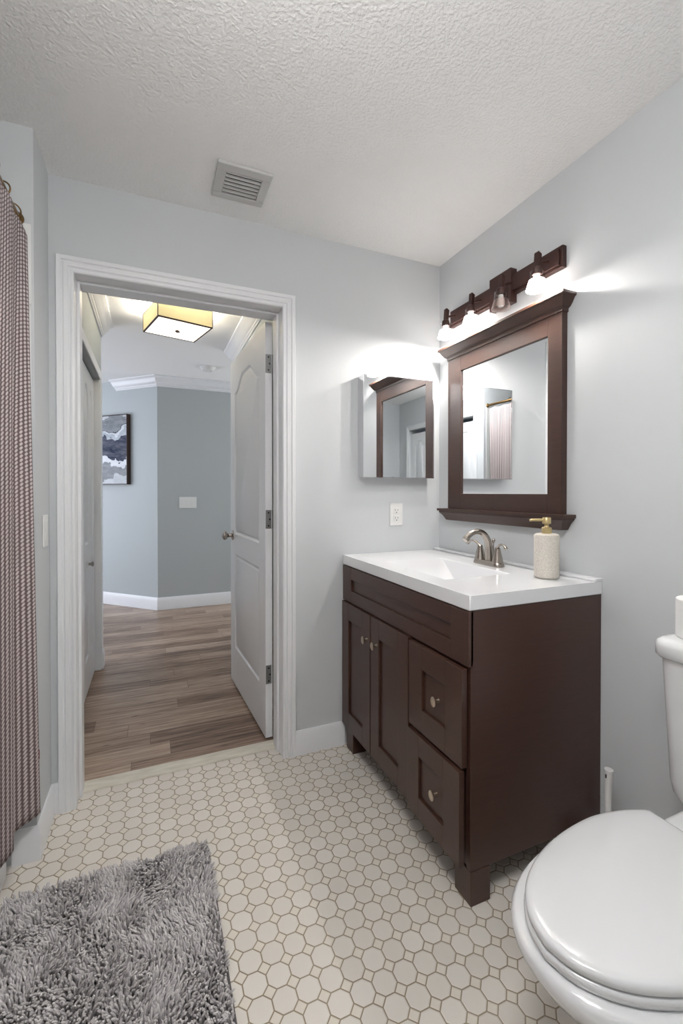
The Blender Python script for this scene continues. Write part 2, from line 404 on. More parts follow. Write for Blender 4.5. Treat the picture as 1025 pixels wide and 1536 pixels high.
base_run('baseboard_hall_left', [(HX, 3.50), (HX, 3.575), (-1.5, 3.575)], [(1, 0), (1, 1), (0, 1)], 0.12)
# crown mouldings of the hall
def crown(name, pts, mitres, drop=0.108, pj=0.072):
    pr = [(0, H), (pj, H), (pj, H-0.012), (pj*0.86, H-0.020), (pj*0.74, H-0.03), (pj*0.58, H-0.055), (pj*0.36, H-0.075), (pj*0.26, H-0.080), (pj*0.24, H-0.09), (pj*0.12, H-0.098), (pj*0.12, H-drop), (0, H-drop)]
    return struct(MB().loft(sweep(list(zip(pts, mitres)), pr)).build(name, TRIM, angle=30))
crown('trim_5', [(HX, YH), (HX, 3.575), (-1.2, 3.575)], [(1, 0), (1, 1), (0, 1)])
crown('trim_6', [(HR, YH), (HR, 3.85), (2.0, 3.85)], [(1*-1, 0), (-1, 1), (0, 1)])
crown('trim_7', [(3.0, 5.02), (0.0588, 5.02), (-0.345, 5.4238)], [(0, -1), (-k8, -1), (-1/s2-0.3, -1/s2+0.3)])
# casing strip and header reveal of the hall closet
sbox('trim_8', TRIM, (HX-0.005, HX+0.006, 3.49, 3.5755, 0.0, 2.07), (HX-0.005, HX+0.006, 2.30, 3.49, 2.01, 2.07), (HX-0.12, HX, 3.478, 3.49, 0, 2.01), bevel=0.002)

# ------------------------------------------------------------------ panelled doors
def offset_poly(pts, d):
    n = len(pts); out = []
    for i in range(n):
        a = Vector(pts[i-1]); b = Vector(pts[i]); c = Vector(pts[(i+1) % n])
        e1 = (b-a).normalized(); e2 = (c-b).normalized()
        n1 = Vector((-e1.y, e1.x)); n2 = Vector((-e2.y, e2.x))
        mt = (n1+n2); mt.normalize(); k = d/max(0.35, mt.dot(n1)); out.append(tuple(b+mt*k))
    return out
def panel_outline(x0, x1, z0, z1, arch):
    pts = [(x0, z0), (x1, z0)]
    if arch <= 0: return pts+[(x1, z1), (x0, z1)]
    N = 28
    for i in range(N+1):
        t = 1-i/N; x = x0+(x1-x0)*t; u = min(t, 1-t)*2
        s = min(1, max(0, (u-0.12)/0.62)); s = s*s*(3-2*s)
        pts.append((x, z1-arch+arch*s))
    return pts
def door_leaf(W, Ht, T, panels):
    """local: x 0..W from hinge edge, y 0..T (both faces moulded), z 0..Ht"""
    m = MB()
    xs = sorted({0, W} | {p[0] for p in panels} | {p[1] for p in panels}); zs = sorted({0, Ht} | {p[2] for p in panels} | {p[3] for p in panels})
    for face in (0, 1):
        yy = 0 if face == 0 else T; sg = 1 if face == 0 else -1
        for i in range(len(xs)-1):
            for j in range(len(zs)-1):
                cx = (xs[i]+xs[i+1])/2; cz = (zs[j]+zs[j+1])/2
                if any(p[0] < cx < p[1] and p[2] < cz < p[3] for p in panels): continue
                m.add([(xs[i], yy, zs[j]), (xs[i+1], yy, zs[j]), (xs[i+1], yy, zs[j+1]), (xs[i], yy, zs[j+1])], [(0, 1, 2, 3)])
        for (x0, x1, z0, z1, arch) in panels:
            o = panel_outline(x0, x1, z0, z1, arch)
            if arch > 0:
                ar = o[2:]
                for a, b in zip(ar[:-1], ar[1:]):
                    m.add([(a[0], yy, a[1]), (b[0], yy, b[1]), (b[0], yy, z1), (a[0], yy, z1)], [(0, 1, 2, 3)])
            loops = [(o, 0)]
            for d, dep in ((0.010, 0.007), (0.018, 0.0075), (0.030, 0.002)): loops.append((offset_poly(o, d), dep))
            m.loft([[(x, yy+sg*dep, z) for x, z in lp] for lp, dep in loops], caps=(False, True))
    for (a, b) in (((0, 0), (W, 0)), ((W, 0), (W, Ht)), ((W, Ht), (0, Ht)), ((0, Ht), (0, 0))):
        m.add([(a[0], 0, a[1]), (b[0], 0, b[1]), (b[0], T, b[1]), (a[0], T, a[1])], [(0, 1, 2, 3)])
    return m
def weld(o, d=1e-5):
    bm = bmesh.new(); bm.from_mesh(o.data); bmesh.ops.remove_doubles(bm, verts=bm.verts, dist=d); bmesh.ops.recalc_face_normals(bm, faces=bm.faces)
    bm.to_mesh(o.data); bm.free(); o.data.set_sharp_from_angle(angle=math.radians(28)); return o
# the open bathroom door, hinged at the right jamb and swung into the hall
ang = PI/2 + math.radians(2.7)
door = bpy.data.objects.new('door_1', None); COL.objects.link(door); door.location = (0.5535, 2.172, 0.012); door.rotation_euler = (0, 0, ang); struct(door)
door['label'] = 'open white two-panel arched door swung into the hall'; door['category'] = 'door'
W, HT, T = 0.806, 2.058, 0.035
lf = door_leaf(W, HT, T, [(0.118, W-0.118, 0.235, 0.83, 0), (0.118, W-0.118, 0.955, 1.93, 0.085)])
o = lf.build('door_leaf', DOORW, door); weld(o)
for zc in (1.867, 1.098, 0.327):
    m = MB(); zc -= 0.012
    m.box(-0.0035, -0.0005, 0.006, 0.034, zc-0.046, zc+0.046)
    hg = m.build('hinge', HINGEM, door, bevel=0.004, seg=2)
    m = MB().tube([(-0.004, -0.004, zc-0.046), (-0.004, -0.004, zc+0.046)], 0.0062, 10)
    m.build('hinge_pin', HINGEM, hg)
    m = MB().box(-0.0092, -0.0012, -0.033, -0.006, zc-0.046, zc+0.046)
    m.build('hinge_plate', HINGEM, hg, bevel=0.001)
    m = MB()
    for dz in (-0.032, 0, 0.032): m.lathe([(0.0042, -0.0047), (0.0042, -0.0034)], (0, 0.020-0.006*(dz == 0), zc+dz), 'X', 10)
    m.build('screw', DARKSLOT, hg)
zk = 0.955-0.012
for sg, y in ((1, T), (-1, 0.0)):
    m = MB().lathe([(0.031, 0.0), (0.031, 0.004), (0.026, 0.008), (0.013, 0.011), (0.011, 0.028), (0.014, 0.032), (0.024, 0.040), (0.0275, 0.050), (0.026, 0.060), (0.018, 0.067), (0.006, 0.070)], (0, 0, 0), 'Y', 24)
    m.v = [(x+W-0.062, y+sg*yy2, z+zk) for x, yy2, z in m.v]
    m.build('door_knob', NICKEL, door)
m = MB().box(W+0.0002, W+0.0022, 0.006, 0.029, zk-0.029, zk+0.029); m.build('latch_plate', NICKEL, door)

# hall closet: two leaves of a bifold, each with two columns of panels
def closet_leaf(Wl, Hl):
    a = 0.085; mid = Wl/2
    P = []
    for x0, x1 in ((a, mid-0.03), (mid+0.03, Wl-a)):
        P += [(x0, x1, 0.20, 0.80, 0.04), (x0, x1, 0.90, Hl-0.10, 0.05)]
    return door_leaf(Wl, Hl, 0.034, P)
cl = bpy.data.objects.new('door_2', None); COL.objects.link(cl); cl.location = (HX-0.036, 2.36, 0.015); cl.rotation_euler = (0, 0, PI/2); struct(cl)
cl['label'] = 'white panelled closet doors on the left wall of the hall'; cl['category'] = 'closet door'
for i in range(2):
    mm = closet_leaf(0.553, 1.975); mm.v = [(x+i*0.556, y, z) for x, y, z in mm.v]
    o = mm.build('door_leaf', DOORW, cl); weld(o)
m = MB().lathe([(0.008, 0), (0.008, 0.012), (0.015, 0.018), (0.016, 0.024), (0.010, 0.029)], (0, 0, 0), 'Y', 16)
m.v = [(x+0.80, -y, z+0.77) for x, y, z in m.v]; m.build('door_knob', NICKEL, cl)
m = MB().box(0, 1.11, 0.006, 0.028, 1.978, 1.992); m.build('header_gap_shade', DARKSLOT, cl)  # black strip paints the shaded gap above the closet leaves
# closet behind the viewpoint on the left wall (seen in the mirrors)
cl = bpy.data.objects.new('door_3', None); COL.objects.link(cl); cl.location = (XL-0.03, -1.235, 0.012); cl.rotation_euler = (0, 0, PI/2); struct(cl)
cl['label'] = 'white panelled closet doors behind the viewpoint'; cl['category'] = 'closet door'
for i in range(2):
    mm = closet_leaf(0.642, 1.99); mm.v = [(x+i*0.645, y, z) for x, y, z in mm.v]
    o = mm.build('door_leaf', DOORW, cl); weld(o)

rd = bpy.data.objects.new('door_4', None); COL.objects.link(rd); rd.location = (WX0+0.003, Y0-0.075, 0.01); struct(rd)
rd['label'] = 'grey door in the wall behind the viewpoint'; rd['category'] = 'door'
weld(door_leaf(WX1-WX0-0.006, 2.0, 0.035, [(0.11, 0.644, 0.235, 0.83, 0), (0.11, 0.644, 0.955, 1.88, 0)]).build('door_leaf', HALLWALL, rd))
MB().box(0, WX1-WX0-0.006, 0.0, 0.03, 2.005, 2.038).build('header_gap_shade', DARKSLOT, rd)  # shade over the grey leaf, put in as a black strip

# ------------------------------------------------------------------ vanity cabinet
VX, VR, VL = 0.868, 1.057, 1.990
CT, CB = 0.9266, 0.8815
V = thing('vanity_cabinet', 'dark espresso wooden vanity cabinet on block feet under the white sink top', 'cabinet', ((VX+XR)/2, (VR+VL)/2, 0))
VO = V.location.copy()
m = MB()
m.box(VX, 1.424, VR, VR+0.018, 0.104, CB)              # side panels
m.box(VX, 1.424, VL-0.018, VL, 0.112, CB)
m.box(VX+0.02, 1.424, VR+0.018, VL-0.018, 0.112, 0.130)  # bottom
m.box(1.405, 1.424, VR+0.018, VL-0.018, 0.130, CB)       # back
m.box(VX, VX+0.02, VR+0.018, VR+0.05, 0.112, CB)         # face frame
m.box(VX, VX+0.02, VL-0.05, VL-0.018, 0.112, CB)
m.box(VX, VX+0.02, VR+0.05, VL-0.05, 0.68, 0.73)
m.box(VX, VX+0.02, VR+0.05, VL-0.05, 0.845, CB)
m.box(VX, VX+0.02, VR+0.05, VL-0.05, 0.112, 0.150)
m.box(VX, VX+0.02, 1.352, 1.392, 0.150, 0.68)
m.box(VX, VX+0.02, VR+0.05, 1.352, 0.39, 0.43)
m.build('body', ESP, V, VO, bevel=0.0012)
for (x0, x1, y0, y1) in ((VX, 0.941, VR-0.002, 1.131), (VX, 0.941, 1.893, 1.967), (1.35, 1.423, VR-0.002, 1.131), (1.35, 1.405, 1.893, 1.967)):
    MB().box(x0, x1, y0, y1, 0.0, 0.103).build('foot', ESP, V, VO, bevel=0.0015)
def shaker(xf, y0, y1, z0, z1, sy0, sy1, sz, th=0.019, rec=0.009):
    """shaker front: frame with a recessed flat panel; xf front plane, facing -X"""
    m = MB(); xb = xf+th
    a0, a1, b0, b1 = y0+sy0, y1-sy1, z0+sz, z1-sz
    m.box(xf, xb, y0, a0, z0, z1); m.box(xf, xb, a1, y1, z0, z1)
    m.box(xf, xb, a0, a1, z0, b0); m.box(xf, xb, a0, a1, b1, z1)
    m.box(xf+rec, xb, a0, a1, b0, b1)
    return m
def knob(parent, xf, y, z):
    m = MB(); n = 20
    prof_ = [(0.0065, 0.0), (0.0055, 0.006), (0.0055, 0.013), (0.009, 0.016), (0.0135, 0.019), (0.0145, 0.0225), (0.012, 0.0245)]
    m.loft([[(xf-hh, y+r*math.cos(2*PI*i/n)*0.92, z+r*math.sin(2*PI*i/n)*1.15) for i in range(n)] for r, hh in prof_])
    return m.build('knob', KNOBM, parent, VO)
o = shaker(0.858, VR, VL, 0.715, 0.8785, 0.085, 0.095, 0.055).build('false_drawer_front', ESP, V, VO, bevel=0.0012)
d = shaker(0.848, 1.680, 1.977, 0.120, 0.710, 0.075, 0.075, 0.078).build('door', ESP, V, VO, bevel=0.0012); knob(d, 0.848, 1.705, 0.602)
d = shaker(0.848, 1.3755, 1.672, 0.120, 0.710, 0.072, 0.072, 0.078).build('door', ESP, V, VO, bevel=0.0012); knob(d, 0.848, 1.617, 0.604)
d = shaker(0.842, 1.066, 1.360, 0.413, 0.707, 0.080, 0.082, 0.078).build('drawer_front', ESP, V, VO, bevel=0.0012); knob(d, 0.851, 1.193, 0.560)
m = MB().box(0.861, VX+0.3, 1.10, 1.335, 0.44, 0.62); m.build('drawer_box', DARK, d, VO)
d = shaker(0.833, 1.066, 1.354, 0.119, 0.404, 0.080, 0.070, 0.072).build('drawer_front', ESP, V, VO, bevel=0.0012); knob(d, 0.842, 1.19, 0.262)
m = MB().box(0.852, VX+0.3, 1.10, 1.335, 0.16, 0.34); m.build('drawer_box', DARK, d, VO)

# ------------------------------------------------------------------ sink top with moulded basin
XC, YD = 0.8605, 1.0529
S = thing('sink_countertop', 'white moulded sink top with a rectangular basin on the dark vanity', 'countertop', (1.14, 1.525, CB))
SO = S.location.copy()
bx0, bx1, by0, by1 = 0.948, 1.238, 1.290, 1.722     # basin rim
fx0, fx1, fy0, fy1 = 0.985, 1.205, 1.40, 1.555     # basin floor
FZ = 0.838
m = MB()
X4 = [XC, bx0, bx1, XR-0.0012]; Y4 = [YD, by0, by1, YB-0.0015]
for i in range(3):
    for j in range(3):
        if i == 1 and j == 1: continue
        m.add([(X4[i], Y4[j], CT), (X4[i+1], Y4[j], CT), (X4[i+1], Y4[j+1], CT), (X4[i], Y4[j+1], CT)], [(0, 1, 2, 3)])
R0 = [(bx0, by0, CT), (bx1, by0, CT), (bx1, by1, CT), (bx0, by1, CT)]
F0 = [(fx0, fy0, FZ), (fx1, fy0, FZ), (fx1, fy1, FZ), (fx0, fy1, FZ)]
for i in range(4):
    jn = (i+1) % 4
    m.add([R0[i], R0[jn], F0[jn], F0[i]], [(0, 1, 2, 3)])
m.add(F0, [(0, 1, 2, 3)])
O4 = [(X4[0], Y4[0]), (X4[3], Y4[0]), (X4[3], Y4[3]), (X4[0], Y4[3])]
for i in range(4):
    jn = (i+1) % 4
    m.add([(*O4[i], CT), (*O4[jn], CT), (*O4[jn], CB+0.0006), (*O4[i], CB+0.0006)], [(0, 1, 2, 3)])
# underside ring and basin shell under the top
I4 = [(bx0-0.02, by0-0.02), (bx1+0.02, by0-0.02), (bx1+0.02, by1+0.02), (bx0-0.02, by1+0.02)]
for i in range(4):
    jn = (i+1) % 4
    m.add([(*O4[i], CB+0.0006), (*O4[jn], CB+0.0006), (*I4[jn], CB+0.0006), (*I4[i], CB+0.0006)], [(0, 1, 2, 3)])
    f = [(fx0-0.012, fy0-0.012, FZ-0.012), (fx1+0.012, fy0-0.012, FZ-0.012), (fx1+0.012, fy1+0.012, FZ-0.012), (fx0-0.012, fy1+0.012, FZ-0.012)]
    m.add([(*I4[i], CB+0.0006), (*I4[jn], CB+0.0006), f[jn], f[i]], [(0, 1, 2, 3)])
m.add(f, [(0, 1, 2, 3)])
o = m.build('basin_top', MARBLE, S, SO, bevel=0.004, seg=3); weld(o)
m = MB(); yv = (YD+0.0005, YB-0.0015)
m.loft([[(XR-0.0012, y, CT), (1.389, y, CT), (1.389, y, CT+0.007), (1.394, y, CT+0.010), (XR-0.0012, y, CT+0.010)] for y in yv])
m.build('backsplash', MARBLE, S, SO, bevel=0.002)
m = MB().lathe([(0.022, FZ+0.0005), (0.022, FZ+0.003), (0.016, FZ+0.004), (0.015, FZ+0.002), (0.003, FZ+0.002)], (1.12, 1.48, 0)); m.build('drain', CHROME, S, SO)

# ------------------------------------------------------------------ faucet
FX, FY, FZ0 = 1.308, 1.482, CT+0.0004
F = thing('faucet', 'brushed nickel two-handle arched faucet behind the sink basin', 'faucet', (FX, FY, FZ0))
def stadium(hl, r, z, n=10):
    p = []
    for i in range(n+1): a = -PI/2+PI*i/n; p.append((r*math.sin(a+PI/2)*0+r*math.cos(a)*0, 0, 0))
    p = [(r*math.cos(PI*i/n), hl+r*math.sin(PI*i/n), z) for i in range(n+1)] + [(-r*math.cos(PI*i/n), -hl-r*math.sin(PI*i/n), z) for i in range(n+1)]
    return p
MB().loft([stadium(0.054, 0.027, 0), stadium(0.054, 0.027, 0.006), stadium(0.052, 0.0245, 0.016), stadium(0.051, 0.0225, 0.020)]).build('base_plate', NICKEL, F)
sp = [(0.004, 0, 0.018), (0.003, 0, 0.05), (-0.001, 0, 0.085), (-0.012, 0, 0.113), (-0.033, 0, 0.134), (-0.060, 0, 0.142), (-0.086, 0, 0.137), (-0.108, 0, 0.123), (-0.124, 0, 0.108)]
def smooth(pts, k=4):
    out = []; n = len(pts)
    P = [Vector(p) for p in pts]
    for i in range(n-1):
        p0 = P[max(i-1, 0)]; p1 = P[i]; p2 = P[i+1]; p3 = P[min(i+2, n-1)]
        for j in range(k):
            t = j/k
            out.append(0.5*((2*p1)+(p2-p0)*t+(2*p0-5*p1+4*p2-p3)*t*t+(3*p1-p0-3*p2+p3)*t**3))
    out.append(P[-1]); return out
spx = smooth(sp); N_ = len(spx)
MB().tube(spx, [0.019-0.0075*min(1, i/(N_*0.55)) + (0.0015 if i > N_*0.85 else 0) for i in range(N_)], 18).build('spout', NICKEL, F)
for sy in (1, -1):
    yb = 0.052*sy
    hb = MB().lathe([(0.024, 0.018), (0.0225, 0.024), (0.018, 0.045), (0.0125, 0.066), (0.0115, 0.074), (0.006, 0.079)], (0, yb, 0), 'Z', 24).build('handle', NICKEL, F)
    lv = smooth([(0, yb-sy*0.004, 0.070), (-0.003, yb+sy*0.006, 0.080), (-0.008, yb+sy*0.024, 0.092), (-0.012, yb+sy*0.044, 0.093), (-0.014, yb+sy*0.058, 0.086), (-0.015, yb+sy*0.064, 0.079)])
    MB().tube(lv, [0.0078-0.003*math.sin(PI*min(1, i/len(lv)*1.1)) + 0.001*(i/len(lv)) for i in range(len(lv))], 14, 0.8).build('lever', NICKEL, hb)
m = MB().tube([(0.034, 0, 0.0), (0.034, 0, 0.080)], 0.0028, 10); m.lathe([(0.003, 0.078), (0.0065, 0.084), (0.0075, 0.092), (0.005, 0.097), (0.002, 0.098)], (0.034, 0, 0), 'Z', 14)
m.v = [(x-0.008, y, z+0.01) for x, y, z in m.v]
m.build('lift_rod', NICKEL, F)

# ------------------------------------------------------------------ soap dispenser
D = thing('soap_dispenser', 'cream stone-textured soap dispenser with gold pump on the sink top', 'soap dispenser', (1.300, 1.176, CT+0.0004))
MB().lathe([(0.036, 0.0), (0.0405, 0.003), (0.042, 0.008), (0.042, 0.148), (0.040, 0.154), (0.034, 0.157), (0.014, 0.158)], n=40).build('bottle', STONE, D)
ph = MB().lathe([(0.017, 0.1585), (0.017, 0.178), (0.015, 0.180), (0.009, 0.181), (0.0075, 0.186), (0.0075, 0.192), (0.0145, 0.193), (0.0145, 0.213), (0.013, 0.215), (0.002, 0.215)], n=24).build('pump', GOLD, D)
dv = Vector((-0.86, 0.51, 0))
MB().tube([dv*0.010+Vector((0, 0, 0.206)), dv*0.034+Vector((0, 0, 0.206)), dv*0.052+Vector((0, 0, 0.2055)), dv*0.058+Vector((0, 0, 0.203))], [0.0048, 0.0046, 0.0044, 0.004], 12).build('nozzle', GOLD, ph)

# ------------------------------------------------------------------ framed vanity mirror with shelf
M0, M1, MZ0, MZ1 = 1.198, 1.883, 1.150, 1.912
Mi = thing('framed_mirror', 'large dark brown wood-framed mirror with crown top and ledge above the sink', 'mirror', (XR-0.001, 1.54, MZ0))
MO = Mi.location.copy()
fx = XR-0.030; g0, g1, gz0, gz1 = 1.262, 1.782, 1.225, 1.828; xb = XR-0.0012
m = MB()
m.box(fx, xb, M0, g0, MZ0, MZ1); m.box(fx, xb, g1, M1, MZ0, MZ1); m.box(fx, xb, g0, g1, MZ0, gz0); m.box(fx, xb, g0, g1, gz1, MZ1)
m.build('frame', WALNUT, Mi, MO, bevel=0.0015)
MB().box(fx+0.0085, xb-0.001, g0-0.0, g1+0.0, gz0, gz1).build('mirror_glass', MIRROR, Mi, MO, smooth=False)
def crown3(y0, y1, prof_, wall_x):
    """moulding returning round three sides: prof = (projection beyond frame face/side, z)"""
    return [[(wall_x, y0-a, z), (fx-a, y0-a, z), (fx-a, y1+a, z), (wall_x, y1+a, z)] for a, z in prof_]
MB().loft(crown3(M0, M1, [(0.004, MZ1-0.012), (0.004, MZ1), (0.009, MZ1+0.004), (0.013, MZ1+0.006), (0.022, MZ1+0.018), (0.031, MZ1+0.034), (0.036, MZ1+0.037), (0.038, MZ1+0.040), (0.038, MZ1+0.049)], xb)).build('crown_top', WALNUT, Mi, MO, angle=20)
MB().loft(crown3(M0, M1, [(-0.004, MZ0-0.060), (0.006, MZ0-0.058), (0.018, MZ0-0.035), (0.028, MZ0-0.024), (0.032, MZ0-0.020), (0.032, MZ0-0.012), (0.0395, MZ0-0.012), (0.0395, MZ0-0.0002)], xb)).build('ledge', WALNUT, Mi, MO, angle=20)

# ------------------------------------------------------------------ frameless medicine cabinet
A = thing('medicine_cabinet', 'small frameless mirrored medicine cabinet on the wall above the outlet', 'medicine cabinet', (1.142, YB-0.001, 1.304))
AO = A.location.copy()
MB().box(0.9415, 1.3445, YB-0.056, YB-0.001, 1.3055, 1.8025).build('case', CHROME, A, AO, bevel=0.002)
ad = MB().box(0.940, 1.346, YB-0.0640, YB-0.0565, 1.304, 1.804).build('mirror_door', MIRROR, A, AO, smooth=False)
m = MB(); e = 0.0035; yf = YB-0.0652
m.box(0.9395, 0.9395+e, yf, YB-0.0566, 1.3035, 1.8045); m.box(1.3465-e, 1.3465, yf, YB-0.0566, 1.3035, 1.8045)
m.box(0.9395+e, 1.3465-e, yf, YB-0.0566, 1.3035, 1.3035+e); m.box(0.9395+e, 1.3465-e, yf, YB-0.0566, 1.8045-e, 1.8045)
m.build('edge_trim', CHROME, ad, AO)

# ------------------------------------------------------------------ vanity light bar
BY0, BY1 = 1.203, 1.878; BC = 1.5405
L = thing('vanity_light', 'dark bronze four-lamp vanity light bar above the framed mirror', 'wall light', (XR-0.001, BC, 2.11))
LO = L.location.copy()
MB().box(XR-0.022, XR-0.001, BY0, BY1, 2.068, 2.150).build('back_bar', BRONZE, L, LO, bevel=0.002)
MB().box(XR-0.030, XR-0.022, BY0+0.012, BY1-0.012, 2.079, 2.139).build('raised_bar', BRONZE, L, LO, bevel=0.0015)
MB().box(XR-0.036, XR-0.001, 1.448, 1.576, 2.033, 2.176).build('canopy', BRONZE, L, LO, bevel=0.002)
lx = XR-0.087
for i, ly in enumerate((1.262, 1.449, 1.638, 1.826)):
    a = MB().tube([(XR-0.031, ly, 2.112), (lx+0.01, ly, 2.098)], 0.005, 10).build('arm', BRONZE, L, LO)
    m = MB()
    # flat tilted spine plate and socket cup
    q = [(lx-0.008, 2.060), (lx+0.008, 2.060), (lx+0.014, 2.128), (lx-0.002, 2.136)]
    m.loft([[(x, ly-0.011, z) for x, z in q], [(x, ly+0.011, z) for x, z in q]])
    m.lathe([(0.017, 2.050), (0.019, 2.054), (0.017, 2.076), (0.012, 2.080)], (lx, ly, 0), 'Z', 20)
    m.build('socket', BRONZE, a, LO, bevel=0.001)
    gl = [(0.0255, 2.062), (0.0265, 2.042), (0.0285, 2.030), (0.034, 2.012), (0.039, 1.994)]
    neck = gl[:3]; skirt = gl[2:]
    inner = lambda pr: [(r-0.002, z) for r, z in reversed(pr)]
    MB().lathe(neck+[(0.0268, 2.030), (0.0245, 2.042), (0.0235, 2.062)], (lx, ly, 0), 'Z', 28, caps=(False, False)).build('glass_collar', CLEAR, L, LO)
    if i == 1:
        MB().lathe(skirt+inner(skirt), (lx, ly, 0), 'Z', 28, caps=(False, False)).build('lamp_shade', FROST, L, LO)['label'] = 'unlit frosted glass shade'
        m = MB().lathe([(0.010, 2.050), (0.011, 2.038), (0.016, 2.024), (0.016, 2.014), (0.011, 2.004), (0.004, 2.000)], (lx, ly, 0), 'Z', 18); m.build('bulb', PLASTIC, L, LO)
    else:
        MB().lathe(skirt+inner(skirt), (lx, ly, 0), 'Z', 28, caps=(False, False)).build('lamp_shade', LIT, L, LO)['label'] = 'glowing frosted glass shade'
        MB().lathe([(0.010, 2.050), (0.011, 2.038), (0.016, 2.024), (0.016, 2.016), (0.011, 2.009), (0.004, 2.007)], (lx, ly, 0), 'Z', 18).build('bulb', LIT, L, LO)
        lp = bpy.data.lights.new('bulb_light', 'POINT'); lp.energy = VANITY_W; lp.shadow_soft_size = 0.008; lp.color = (1, 0.95, 0.89)
        lo = bpy.data.objects.new('bulb_light', lp); COL.objects.link(lo); lo.parent = L; lo.location = Vector((lx, ly, 1.998))-LO

# ------------------------------------------------------------------ outlet and switches
O = thing('wall_outlet', 'white duplex power outlet below the medicine cabinet', 'outlet', (1.158, YB-0.0006, 1.118))
OO = O.location.copy()
MB().box(1.121, 1.195, YB-0.006, YB-0.0006, 1.0605, 1.1755).build('cover_plate', PLASTIC, O, OO, bevel=0.002)
for zc in (1.098, 1.138):
    r = MB().box(1.1415, 1.1745, YB-0.0078, YB-0.0061, zc-0.0155, zc+0.0155).build('socket', PLASTIC, O, OO, bevel=0.0015)
    m = MB(); m.box(1.1495, 1.1515, YB-0.0084, YB-0.0079, zc-0.002, zc+0.008); m.box(1.1645, 1.1665, YB-0.0084, YB-0.0079, zc-0.001, zc+0.007)
    m.lathe([(0.0028, YB-0.0084), (0.0028, YB-0.0079)], (1.158, 0, zc-0.009), 'Y', 10)
    m.build('slots', DARKSLOT, r, OO)
K = thing('light_switch', 'white triple light switch plate on the grey hall wall', 'light switch', (0.36, 5.0194, 1.122))
KO = K.location.copy()
MB().box(0.273, 0.447, 5.0135, 5.0194, 1.063, 1.181).build('cover_plate', PLASTIC, K, KO, bevel=0.002)
for i in range(3):
    xc = 0.36+(i-1)*0.046
    MB().box(xc-0.0165, xc+0.0165, 5.0095, 5.0134, 1.089, 1.155).build('rocker', PLASTIC, K, KO, bevel=0.0015)
# small white switch plate on the short left wall
E_ = thing('switch_plate', 'white switch plate on the short wall between curtain and door', 'light switch', (XL+0.0006, 1.905, 1.09))
EO = E_.location.copy()
MB().box(XL+0.0006, XL+0.006, 1.870, 1.940, 1.035, 1.150).build('cover_plate', PLASTIC, E_, EO, bevel=0.002)
MB().box(XL+0.0061, XL+0.009, 1.890, 1.920, 1.06, 1.125).build('rocker', PLASTIC, E_, EO, bevel=0.001)

# ------------------------------------------------------------------ ceiling vent
G = thing('ceiling_vent', 'white louvred air vent in the textured ceiling', 'vent', (0.328, 1.765, H))
vx0, vx1, vy0, vy1 = 0.2265, 0.4305, 1.664, 1.866; ix0, ix1, iy0, iy1 = 0.262, 0.398, 1.700, 1.832
GO = G.location.copy(); zb = H-0.0005
m = MB()
for (a, b, c, dd) in ((vx0, vx1, vy0, iy0), (vx0, vx1, iy1, vy1), (vx0, ix0, iy0, iy1), (ix1, vx1, iy0, iy1)): m.box(a, b, c, dd, zb-0.012, zb)
m.build('frame', GRAYMET, G, GO, bevel=0.002)
MB().box(ix0-0.002, ix1+0.002, iy0-0.002, iy1+0.002, zb-0.002, zb).build('backing', DARK, G, GO, smooth=False)
for i in range(6):
    yc = iy0+0.004+i*0.0216
    q = [(yc, zb-0.0045), (yc+0.001, zb-0.0035), (yc+0.0085, zb-0.0102), (yc+0.0075, zb-0.0112)]
    MB().loft([[(x, y, z) for y, z in q] for x in (ix0+0.001, ix1-0.001)]).build('slat', GRAYMET, G, GO)

# ------------------------------------------------------------------ toilet
AX = 0.582; HXT = 1.150     # axis, hinge line
T_ = thing('toilet', 'white two-piece toilet with closed lid beside the vanity', 'toilet', (1.0, AX, 0))
TO = T_.location.copy()
half = [(0.0, 0.140), (0.06, 0.166), (0.145, 0.1815), (0.227, 0.178), (0.30, 0.166), (0.36, 0.149), (0.41, 0.127), (0.45, 0.101), (0.48, 0.070), (0.498, 0.040), (0.508, 0.0)]
def half_s(k=4):
    pts = smooth([(a, b, 0) for a, b in half]); return [(max(p.x, 0), max(p.y, 0)) for p in pts]
HS = half_s()
def outline(z, off=0.0, back=0.0, dy=0.0, sc=1.0, fx_=0.0):
    """seat outline: s forward of the hinge (towards -X), widened by off"""
    pts = []
    hs = HS
    n = len(hs)
    L_ = []
    for i, (s, w_) in enumerate(hs):
        a = hs[max(i-1, 0)]; b = hs[min(i+1, n-1)]
        t = Vector((b[0]-a[0], b[1]-a[1]))
        if i == n-1: nn = Vector((1, 0))
        elif i == 0: nn = Vector((0, 1))
        else: nn = Vector((-t.y, t.x)).normalized()
        if nn.y < 0 and i < n-3: nn = -nn
        L_.append((s+nn.x*off, max(w_+nn.y*off, 0)))
    L_[0] = (-back, L_[0][1])
    left = [(HXT-s*sc-fx_, AX+dy+w_*sc, z) for s, w_ in L_]
    right = [(HXT-s*sc-fx_, AX+dy-w_*sc, z) for s, w_ in reversed(L_[:-1])]
    return left+right
ZL = 0.440
def slab(levels): return MB().loft([outline(z, o_, 0.0 if o_ >= 0 else o_) for z, o_ in levels])
slab([(ZL-0.021, -0.004), (ZL-0.018, -0.001), (ZL-0.010, 0.0), (ZL-0.006, -0.0015), (ZL-0.0025, -0.006), (ZL-0.0008, -0.014), (ZL, -0.028), (ZL+0.0015, -0.07)]).build('lid', SEATW, T_, TO, angle=50)
slab([(ZL-0.043, -0.006), (ZL-0.040, -0.001), (ZL-0.030, 0.002), (ZL-0.025, 0.000), (ZL-0.0225, -0.004)]).build('seat', SEATW, T_, TO, angle=50)
